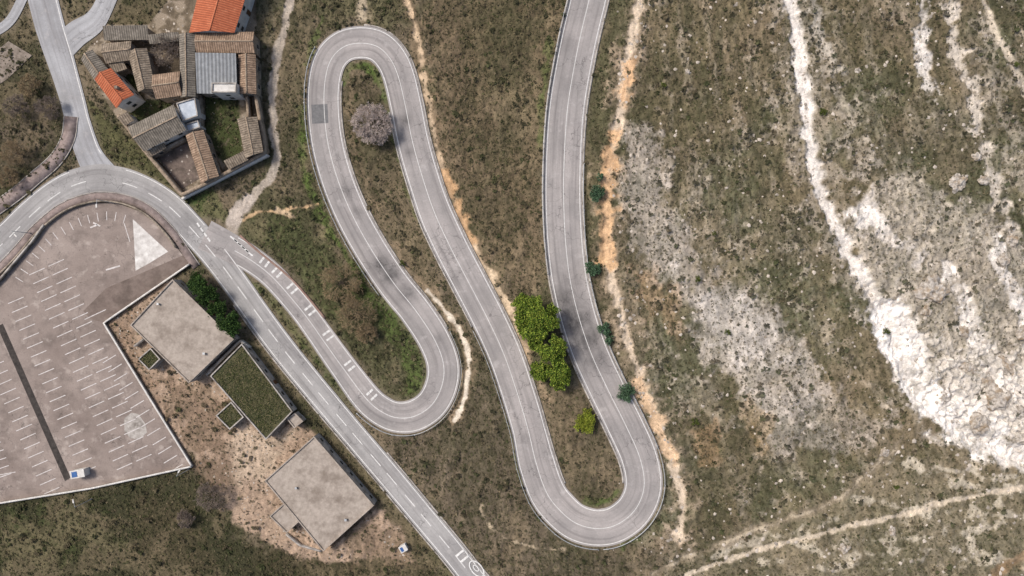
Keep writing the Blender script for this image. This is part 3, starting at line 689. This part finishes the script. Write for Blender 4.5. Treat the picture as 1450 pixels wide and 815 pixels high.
wallline('boundary_wall',[(-40,432),(0,395),(45,342),(62,318)],.3,.9,M_stone)
polyslab('concrete_slab',[(-20,82),(12,58),(45,78),(10,112),(-20,130)],.15,noisemat('old_slab',C4(120,108,98),C4(158,146,134),1.0,c3=C4(96,88,76),sc3=.4),.4)
# ---------- buildings
def walls_mesh(q,eave,mat,parent,top=None,z0=-.4):
    n=len(q); V=[(p[0],p[1],z0) for p in q]+[(p[0],p[1],eave) for p in q]; F=[[i,(i+1)%n,n+(i+1)%n,n+i] for i in range(n)]
    if top is not None:
        V+=top; F=[[0,1,5,4],[2,3,7,6],[1,2,6,9,5],[3,0,4,8,7]]
    return pymesh('walls',V,F,mat,parent)
def openings(q,eave,parent,door=True):
    V=[];F=[];mi=[]; c=np.mean(q,0)
    def box(a,t,n,l,z0,z1,d,m):
        b=len(V)
        for zz in(z0,z1):
            for s,e in((0,-.05),(l,-.05),(l,d),(0,d)):
                p=a+t*s+n*e; V.append((p[0],p[1],zz))
        for f in((0,1,5,4),(1,2,6,5),(2,3,7,6),(3,0,4,7),(4,5,6,7),(0,3,2,1)): F.append(tuple(i+b for i in f)); mi.append(m)
    L=[np.linalg.norm(q[(i+1)%4]-q[i]) for i in range(4)]; di=int(np.argmax(L))
    for i in range(4):
        a=q[i];b=q[(i+1)%4];l=L[i];t=(b-a)/l;n=np.array([t[1],-t[0]])
        if np.dot(n,(a+b)/2-c)<0:n=-n
        k=int(l/3.0)
        for j in range(k):
            s=l*(j+.5)/k-.45
            dr=door and i==di and j==k//2
            if dr: box(a+t*(s-.12),t,n,1.24,0,2.2,.03,1); box(a+t*s,t,n,1.0,0,2.08,.06,2)
            else:
                box(a+t*(s-.1),t,n,1.1,1.0,2.2,.03,1);box(a+t*s,t,n,.9,1.1,2.1,.05,0)
            if eave>4.5: box(a+t*(s-.1),t,n,1.1,3.2,4.3,.03,1);box(a+t*s,t,n,.9,3.3,4.2,.05,0)
    if V: pymesh('windows_and_door',V,F,None,parent,mats=[M_glass,M_conc,M_wood],mi=mi)
def inset(q,d):
    out=[]
    n=len(q)
    for i in range(n):
        a=q[i-1]-q[i];b=q[(i+1)%n]-q[i];a=a/np.linalg.norm(a);b=b/np.linalg.norm(b); out.append(q[i]+(a+b)*d)
    return np.array(out)
M_ridge=noisemat('ridge_tile_clay',C4(120,104,88),C4(176,158,138),1.5); M_ridgeO=noisemat('ridge_tile_orange',C4(170,94,68),C4(202,126,92),1.5)
def rmat_ridge(m): return M_ridgeO if m is M_orange else M_ridge
def house(name,quad,eave,kind,rmat,wmat=M_stone,rise=1.2,chim=False,op=True):
    q=WL(quad,eave); e=empty(name); qi=inset(q,.3)
    if kind=='flat':
        qi=inset(q,.05); walls_mesh(qi,eave-.25,wmat,e)
        n=len(q); V=[(p[0],p[1],eave-.25) for p in q]+[(p[0],p[1],eave) for p in q]
        pymesh('roof',V,[list(range(n,2*n)),list(range(n))]+[[i,(i+1)%n,n+(i+1)%n,n+i] for i in range(n)],rmat,e)
        V=[];F=[]
        ou=q;inn=inset(q,.25);zt=eave+.3
        V=[(p[0],p[1],eave+.002) for p in ou]+[(p[0],p[1],zt) for p in ou]+[(p[0],p[1],zt) for p in inn]+[(p[0],p[1],eave+.002) for p in inn]
        for i in range(n):
            j=(i+1)%n; F+=[(i,j,n+j,n+i),(n+i,n+j,2*n+j,2*n+i),(2*n+i,2*n+j,3*n+j,3*n+i)]
        pymesh('parapet',V,F,M_conc if rmat is not M_roofA else M_roofA,e)
    else:
        a,b,c,d=q
        if kind=='gable':
            m1=(a+d)/2;m2=(b+c)/2; zr=eave+rise
            V=[(*a,eave),(*b,eave),(*m2,zr),(*m1,zr),(*d,eave),(*c,eave)]; F=[(0,1,2,3),(5,4,3,2)]
            ai,bi,ci,di_=qi; top=[(*((ai+di_)/2),zr-.18),(*((bi+ci)/2),zr-.18)]
            walls_mesh(qi,eave-.05,wmat,e,top=top)
        else:
            V=[(*a,eave+rise),(*b,eave+rise),(*c,eave),(*d,eave)]; F=[(0,1,2,3)]
            n=4;hz=[eave+rise-.1]*2+[eave-.1]*2
            VV=[(p[0],p[1],-.4) for p in qi]+[(p[0],p[1],h) for p,h in zip(qi,hz)]
            pymesh('walls',VV,[[i,(i+1)%n,n+(i+1)%n,n+i] for i in range(n)],wmat,e)
        e1=(b-a)/np.linalg.norm(b-a);e2=np.array([-e1[1],e1[0]])
        ro=pymesh('roof',V,F,rmat,e,uvf=lambda p,co:(co.x*e1[0]+co.y*e1[1],co.x*e2[0]+co.y*e2[1]))
        sd=ro.modifiers.new('thick','SOLIDIFY'); sd.thickness=.14; sd.offset=0
        if kind=='gable':
            R=np.array([[*m1,zr],[*m2,zr]]); R=resample(R,.8); extrude_strip('ridge_tiles',R,.3,.1,rmat_ridge(rmat),zb=.03,parent=e)
    if chim:
        p=q[0]*.35+q[2]*.65; V=[];
        for z in(eave-.2,eave+rise+.7):
            for sx,sy in((-1,-1),(1,-1),(1,1),(-1,1)): V.append((p[0]+sx*.3,p[1]+sy*.3,z))
        pymesh('chimney',V,[(0,1,5,4),(1,2,6,5),(2,3,7,6),(3,0,4,7),(4,5,6,7)],M_stone,e)
    if op: openings(qi,eave-.3 if eave<4.5 else eave,e)
    return e
H_=[('orange_roof_house',[(286,-30),(268,46),(332,46),(356,-30)],5.0,'gable',M_orange,M_white,1.2),
('stone_outbuilding',[(148,38),(211,37),(211,56),(148,57)],3.6,'shed',M_grey,M_stone,.7),
('stone_house',[(144,62),(186,58),(190,84),(150,90)],4.2,'gable',M_brown,M_stone,.9),
('stone_barn',[(181,74),(196,130),(220,125),(208,68)],4.4,'gable',M_brown,M_stone,1.0),
('stone_house',[(216,106),(255,101),(258,135),(221,140)],4.6,'gable',M_brown2,M_stone,1.0),
('stone_barn',[(254,48),(256,138),(277,137),(276,47)],4.4,'gable',M_grey,M_stone,.8),
('stone_barn',[(278,46),(360,45),(361,75),(278,74)],4.2,'gable',M_brown2,M_stone,.9),
('metal_roof_barn',[(279,76),(336,77),(336,133),(279,132)],4.6,'shed',M_metal,M_stone,.8),
('stone_barn',[(338,77),(339,133),(363,133),(362,77)],4.0,'gable',M_brown2,M_stone,.8),
('stone_barn',[(336,168),(348,224),(373,215),(364,165)],3.4,'gable',M_brown,M_stone,.7),
('stone_barn',[(263,191),(285,260),(310,249),(288,184)],3.8,'gable',M_brown2,M_stone,.8),
('orange_roof_house',[(134,112),(165,153),(190,134),(157,96)],5.6,'gable',M_orange,M_white,1.1),
('stone_house',[(115,84),(135,115),(154,99),(131,70)],5.0,'gable',M_grey,M_stone,.9),
('stone_house',[(181,180),(246,148),(264,184),(204,214)],4.8,'gable',M_grey,M_white,1.2),
('flat_roof_annexe',[(250,146),(277,138),(281,164),(259,172)],4.0,'flat',M_roofW,M_white,0),
('stone_outbuilding',[(206,213),(232,200),(236,209),(212,223)],3.2,'shed',M_brown,M_stone,.5),
('stone_outbuilding',[(318,228),(346,214),(352,226),(324,240)],3.0,'shed',M_brown,M_stone,.5),
('stone_outbuilding',[(155,92),(176,87),(180,97),(160,104)],3.4,'shed',M_brown,M_stone,.5),
('stone_outbuilding',[(210,50),(254,46),(254,58),(212,62)],3.4,'shed',M_grey,M_stone,.5),
('white_wall_shed',[(168,166),(182,158),(190,170),(177,178)],3.0,'shed',M_brown,M_white,.4),
('white_wall_shed',[(262,176),(281,170),(284,180),(266,187)],3.0,'flat',M_roofW,M_white,0),
('white_wall_shed',[(300,117),(335,117),(335,131),(300,131)],5.9,'flat',M_white,M_white,0)]
for i,(n,q,e,k,rm,wm,ri) in enumerate(H_): house(n,q,e,k,rm,wm,ri,chim=(i in(11,)))
polyslab('courtyard_paving',[(222,218),(262,197),(284,252),(256,268)],.02,M_yard,.3)
wallline('ruined_stone_wall',[(168,163),(206,214),(258,276),(300,256),(376,215),(362,132)],.6,2.4,M_stone,cap=M_ridge)
wallline('ruined_stone_wall',[(284,135),(284,180),(312,248)],.45,2.2,M_stone,cap=M_stone)
wallline('ruined_stone_wall',[(350,134),(352,166)],.45,2.2,M_stone,cap=M_ridge)
wallline('ruined_stone_wall',[(222,216),(262,196)],.45,2.2,M_stone,cap=M_stone)
wallline('white_wall',[(258,281),(379,219)],.3,1.6,M_white,cap=M_white)
house('flat_roof_building',FB[0],3.6,'flat',M_roofA,M_conc,0)
house('flat_roof_building',FB[1],3.6,'flat',M_roofA,M_conc,0)
house('turf_roof_building',FB[2],3.2,'flat',M_grassroof,M_conc,0)
house('flat_roof_annexe',FB[3],2.8,'flat',M_roofA,M_conc,0,op=False)
house('turf_roof_shed',FB[4],2.4,'flat',M_grassroof,M_conc,0,op=False)
house('turf_roof_shed',FB[5],2.4,'flat',M_grassroof,M_conc,0,op=False)
house('flat_roof_shed',[(406,592),(418,584),(430,596),(417,606)],2.4,'flat',M_roofA,M_conc,0,op=False)
# tufts growing on the turf roofs
def rooftufts(quad,eave,n,seed,name='roof_turf_tufts'):
    r_=np.random.default_rng(seed); q=WL(quad,eave); a=r_.uniform(.05,.95,(n,1));b=r_.uniform(.05,.95,(n,1))
    P=(q[0]*(1-a)+q[1]*a)*(1-b)+(q[3]*(1-a)+q[2]*a)*b; k=4; Vs=[];
    for i in range(k):
        t=r_.uniform(0,6.28,n);R=r_.uniform(.1,.34,n);dx=np.cos(t)*R;dy=np.sin(t)*R
        A=np.c_[P[:,0]-dx*.3,P[:,1]-dy*.3,np.full(n,eave+.02)];B=np.c_[P[:,0]+dx-dy*.4,P[:,1]+dy+dx*.4,np.full(n,eave+.18)];D=np.c_[P[:,0]+dx+dy*.4,P[:,1]+dy-dx*.4,np.full(n,eave+.1)]
        Vs.append(np.stack([A,B,D],1))
    V=np.concatenate(Vs).reshape(-1,3); pal=np.array([C(74,80,48),C(58,64,38),C(98,94,66),C(112,104,78)]); c=np.repeat(pal[r_.integers(0,4,n*k)]*r_.uniform(.7,1.2,(n*k,1)),3,0)
    npmesh(name,V,np.arange(len(V)).reshape(-1,3),M_leaf,col=c)
rooftufts(FB[2],3.2,1300,71); rooftufts(FB[4],2.4,90,72); rooftufts(FB[5],2.4,120,73)
# roof clutter
def vent(u,v,z,s,name='roof_vent'):
    c=W(u,v,z); e=empty(name)
    for nm,a,z0,z1,m in(('shaft',s*.7,z,z+.5,M_conc),('cap',s,z+.503,z+.6,M_steel)):
        V=[(c[0]+sx*a,c[1]+sy*a,zz) for zz in(z0,z1) for sx,sy in((-1,-1),(1,-1),(1,1),(-1,1))]
        pymesh(nm,V,[(0,1,5,4),(1,2,6,5),(2,3,7,6),(3,0,4,7),(4,5,6,7),(0,3,2,1)],m,e)
vent(225,430,3.6,.22);vent(290,500,3.6,.25);vent(420,690,3.6,.22);vent(490,735,3.6,.25)
wallline('garden_wall',[(292,530),(340,482),(352,492)],.25,2.0,M_white)
wallline('garden_wall',[(405,756),(425,772),(455,780)],.25,1.0,M_white)
wallline('garden_wall',[(190,490),(206,478)],.3,1.2,M_white)
def kiosk(name,u,v,lx,ly,h,ang,m1,m2):
    e=empty(name); c=W(u,v,h); z=float(ground(c[0],c[1])[0]); a=math.radians(ang)
    def bx(nm,sx,sy,z0,z1,m,ox=0):
        V=[]
        for zz in(z0,z1):
            for x,y in((-sx,-sy),(sx,-sy),(sx,sy),(-sx,sy)):
                x+=ox;V.append((c[0]+x*math.cos(a)-y*math.sin(a),c[1]+x*math.sin(a)+y*math.cos(a),z+zz))
        pymesh(nm,V,[(0,1,5,4),(1,2,6,5),(2,3,7,6),(3,0,4,7),(4,5,6,7),(0,3,2,1)],m,e)
    bx('body',lx/2,ly/2,0,h,m1); bx('roof_panel',lx/2+.1,ly/2+.1,h+.003,h+.1,m1); bx('solar_panel',lx/5,ly/2.6,h+.105,h+.16,m2,ox=-lx*.2)
M_blue=noisemat('blue_panel',C4(60,90,140),C4(80,115,165),1)
kiosk('information_kiosk',109,671,3.0,1.6,2.2,10,M_white,M_blue); kiosk('utility_cabinet',572,774,1.5,1.3,1.4,30,M_white,M_blue)
# ---------- trees
class Tube:
    def __init__(s): s.a=[];
    def add(s,p,q,r0,r1): s.a.append((*p,*q,r0,r1))
    def build(s,name,mat,parent=None,k=4):
        A=np.array(s.a);p=A[:,:3];q=A[:,3:6];d=q-p;d/=np.linalg.norm(d,axis=1)[:,None]+1e-9
        ref=np.where(np.abs(d[:,2:3])<.9,[[0,0,1.]],[[1.,0,0]]);e1=np.cross(d,ref);e1/=np.linalg.norm(e1,axis=1)[:,None];e2=np.cross(d,e1)
        V=[]
        for b,r in((p,A[:,6]),(q,A[:,7])):
            for i in range(k):
                t=i/k*2*np.pi; V.append(b+(e1*math.cos(t)+e2*math.sin(t))*r[:,None])
        V=np.stack(V,1); n=len(A); o=np.arange(n)[:,None]*2*k
        F=np.concatenate([o+np.array([[i,(i+1)%k,k+(i+1)%k,k+i]]) for i in range(k)],0)
        return npmesh(name,V.reshape(-1,3),F,mat,parent=parent)
def leafcloud(name,clumps,nper,size,pal,parent,seed=1):
    r_=np.random.default_rng(seed);Vs=[];Cs=[]
    pal=np.array(pal)
    for (x,y,z,r) in clumps:
        n=int(nper*r*r); d=r_.normal(size=(n,3));d/=np.linalg.norm(d,axis=1)[:,None]; rr=r*r_.random((n,1))**.4
        lob=1+.25*np.sin(d[:,:1]*5+x)+.2*np.sin(d[:,1:2]*6+y)
        P=np.array([x,y,z])+d*rr*lob*[1,1,.75]
        a=r_.normal(size=(n,3));a/=np.linalg.norm(a,axis=1)[:,None];b=np.cross(a,r_.normal(size=(n,3)));b/=np.linalg.norm(b,axis=1)[:,None]
        s=size*r_.uniform(.5,1.3,(n,1)); Vs.append(np.stack([P-a*s,P+b*s*.5,P+a*s,P-b*s*.5],1).reshape(-1,3))
        c=pal[r_.integers(0,len(pal),n)]*r_.uniform(.7,1.25,(n,1))*r_.uniform(.75,1.25); Cs.append(np.repeat(c,4,0))
    V=np.vstack(Vs); npmesh(name,V,np.arange(len(V)).reshape(-1,4),M_leaf,col=np.clip(np.vstack(Cs),0,.7),parent=parent)
def leafy(name,u,v,rpx,height,pal,seed,nclump=14,size=.16,nper=650,squash=1.0):
    r_=random.Random(seed); c=W(u,v); gz=float(ground(c[0],c[1])[0]); c=W(u,v,gz+height*.75); gz=float(ground(c[0],c[1])[0]); R=rpx*S*.95
    e=empty(name);T=Tube(); base=(c[0],c[1],gz-.2); fork=(c[0]+.1,c[1],gz+height*.35); tr=max(.08,R*.07); T.add(base,fork,tr,tr*.75); cl=[]
    for i in range(nclump):
        a=i*2.4+r_.random(); q=R*.72*math.sqrt((i+.3)/nclump)*r_.uniform(.8,1.15); zz=gz+height*(.9-.4*(q/R)**2)+r_.uniform(-.1,.1)*height
        p=(c[0]+q*math.cos(a),c[1]+q*math.sin(a),zz); cr=R*r_.uniform(.24,.42); cl.append((*p,cr)); 
        mid=tuple((fork[k]+p[k])/2+(0,0,.1*height)[k]*.5 for k in range(3)); T.add(fork,mid,tr*.5,tr*.3);T.add(mid,p,tr*.3,tr*.12)
    T.build('trunk_and_limbs',M_bark,e,k=6); leafcloud('crown',cl,nper,size,pal,e,seed)
PG=[C(106,130,48),C(84,108,42),C(134,150,58),C(64,84,36),C(148,158,70)]
for i,(u,v,r,h) in enumerate([(745,438,25,6),(768,452,27,7),(757,475,21,6),(782,496,24,6.5),(766,525,16,5),(792,532,20,5.5),(742,460,15,5)]): leafy('pine_tree',u,v,r,h,PG,20+i,16,.2,700)
leafy('round_shrub',828,597,18,2.4,[C(138,147,52),C(112,128,44),C(158,162,68)],40,12,.13,800)
PD=[C(50,72,38),C(66,90,46),C(36,54,30),C(86,110,56)]
for i,(u,v,r,h) in enumerate([(280,403,17,4.5),(292,418,18,5),(308,438,18,4.6),(325,460,21,5)]): leafy('conifer_hedge_tree',u,v,r,h,PD,50+i,12,.16,800)
PB=[C(82,108,80),C(98,122,96),C(64,86,62)]
for i,(u,v,r) in enumerate([(845,273,14),(838,380,14),(855,466,12),(887,557,16),(850,250,7),(862,480,8)]): leafy('roadside_shrub',u,v,r,1.8,PB,60+i,9,.14,700)
PO=[C(86,96,48),C(104,110,54),C(66,74,40)]
for i,(u,v,r) in enumerate([(1030,470,6),(1166,158,7),(985,598,8),(570,373,6),(1012,330,4),(940,120,5),(988,395,6),(1256,470,7),(1270,690,5),(1440,90,5)]): leafy('hillside_shrub',u,v,r,1.2,PO,80+i,7,.11,800)
def baretree(name,u,v,rpx,height,mat,seed,dense=1.0,lv=6,tr=.028):
    r_=random.Random(seed); c=W(u,v); gz=float(ground(c[0],c[1])[0]); c=W(u,v,gz+height*.6); gz=float(ground(c[0],c[1])[0]); R=rpx*S
    e=empty(name); T=Tube(); tw=Tube()
    def grow(p,d,l,r,k):
        q=p+d*l; rel=q-np.array([c[0],c[1],gz+height*.55]); 
        (T if k<2 else tw).add(p,q,r,r*.7)
        if k>=lv: return
        if math.hypot(rel[0],rel[1])>R*1.02 : return
        for _ in range(3 if (k<3 or r_.random()<.8*dense) else 2):
            nd=d+np.array([r_.gauss(0,.6),r_.gauss(0,.6),r_.gauss(.05,.3)]); nd/=np.linalg.norm(nd)
            grow(q,nd,l*r_.uniform(.66,.88),max(r*.62,tr),k+1)
    base=np.array([c[0],c[1],gz-.2]); fork=base+[0,0,height*.25+.2]; T.add(base,fork,.2,.16)
    for i in range(9):
        a=i*.7+r_.random()*.4; d=np.array([math.cos(a),math.sin(a),r_.uniform(.3,1.2)]); d/=np.linalg.norm(d); grow(fork,d,R*.27,.09,1)
    T.build('trunk_and_limbs',M_bark,e,k=5); tw.build('twigs',mat,e,k=3)
baretree('bare_tree',527,174,34,5,M_twig,100,1.2,7,.032)
for i,(u,v,r,h,m) in enumerate([(482,400,36,3.2,M_twig2),(505,445,34,2.8,M_twig2),(520,470,20,2,M_twig2),(234,68,29,6,M_twig3),(300,702,26,4,M_twig3),(262,735,16,3,M_twig3),(65,150,22,5,M_twig3),(18,215,24,5,M_twig2),(20,150,20,5,M_twig3),(40,120,20,4,M_twig2),(8,250,18,4,M_twig2)]): baretree('bare_tree',u,v,r,h,m,101+i)
def lamp(u,v,ang):
    c=W(u,v,0); e=empty('street_lamp'); T=Tube(); T.add((c[0],c[1],0),(c[0],c[1],6),.09,.06); a=math.radians(ang); x=c[0]+1.4*math.cos(a);y=c[1]+1.4*math.sin(a)
    T.add((c[0],c[1],5.95),(x,y,6.2),.05,.04); T.add((c[0],c[1],0),(c[0],c[1],.35),.16,.14); T.build('pole',M_steel,e,k=8)
    V=[]
    for z in(6.12,6.26):
        for sx,sy in((-.4,-.15),(.4,-.15),(.4,.15),(-.4,.15)): V.append((x+sx*math.cos(a)-sy*math.sin(a),y+sx*math.sin(a)+sy*math.cos(a),z))
    pymesh('lamp_head',V,[(0,1,5,4),(1,2,6,5),(2,3,7,6),(3,0,4,7),(4,5,6,7),(0,3,2,1)],M_white,e)
lamp(130,706,100); lamp(268,664,60); lamp(160,287,-90); lamp(44,330,-45)
# ---------- light, sky, camera
wd=bpy.data.worlds.new('World'); scene.world=wd; wd.use_nodes=True; nt=wd.node_tree
sky=nt.nodes.new('ShaderNodeTexSky'); sky.sky_type='NISHITA'; sky.sun_disc=False
sd=Vector((-.75,.42,0)).normalized(); el=math.radians(52)
sky.sun_elevation=el; sky.sun_rotation=math.atan2(sd.x,sd.y); sky.air_density=1.0; sky.dust_density=4.0; sky.ozone_density=0.5
bg=nt.nodes['Background']; bg.inputs['Strength'].default_value=.15; nt.links.new(sky.outputs[0],bg.inputs['Color'])
sl=bpy.data.lights.new('sun','SUN'); sl.energy=3.3; sl.angle=math.radians(14); sl.color=(1,.955,.9)
so=bpy.data.objects.new('sun',sl); scene.collection.objects.link(so); so.rotation_euler=Vector((sd.x*math.cos(el),sd.y*math.cos(el),math.sin(el))).to_track_quat('Z','Y').to_euler()
cam=bpy.data.cameras.new('camera'); cam.sensor_width=36; cam.lens=36*H/(1450*S); cam.clip_end=9000; cam.clip_start=1
co=bpy.data.objects.new('camera',cam); scene.collection.objects.link(co); co.location=(0,0,H); scene.camera=co
scene.view_settings.view_transform='Standard'; scene.view_settings.look='None'; scene.view_settings.exposure=0
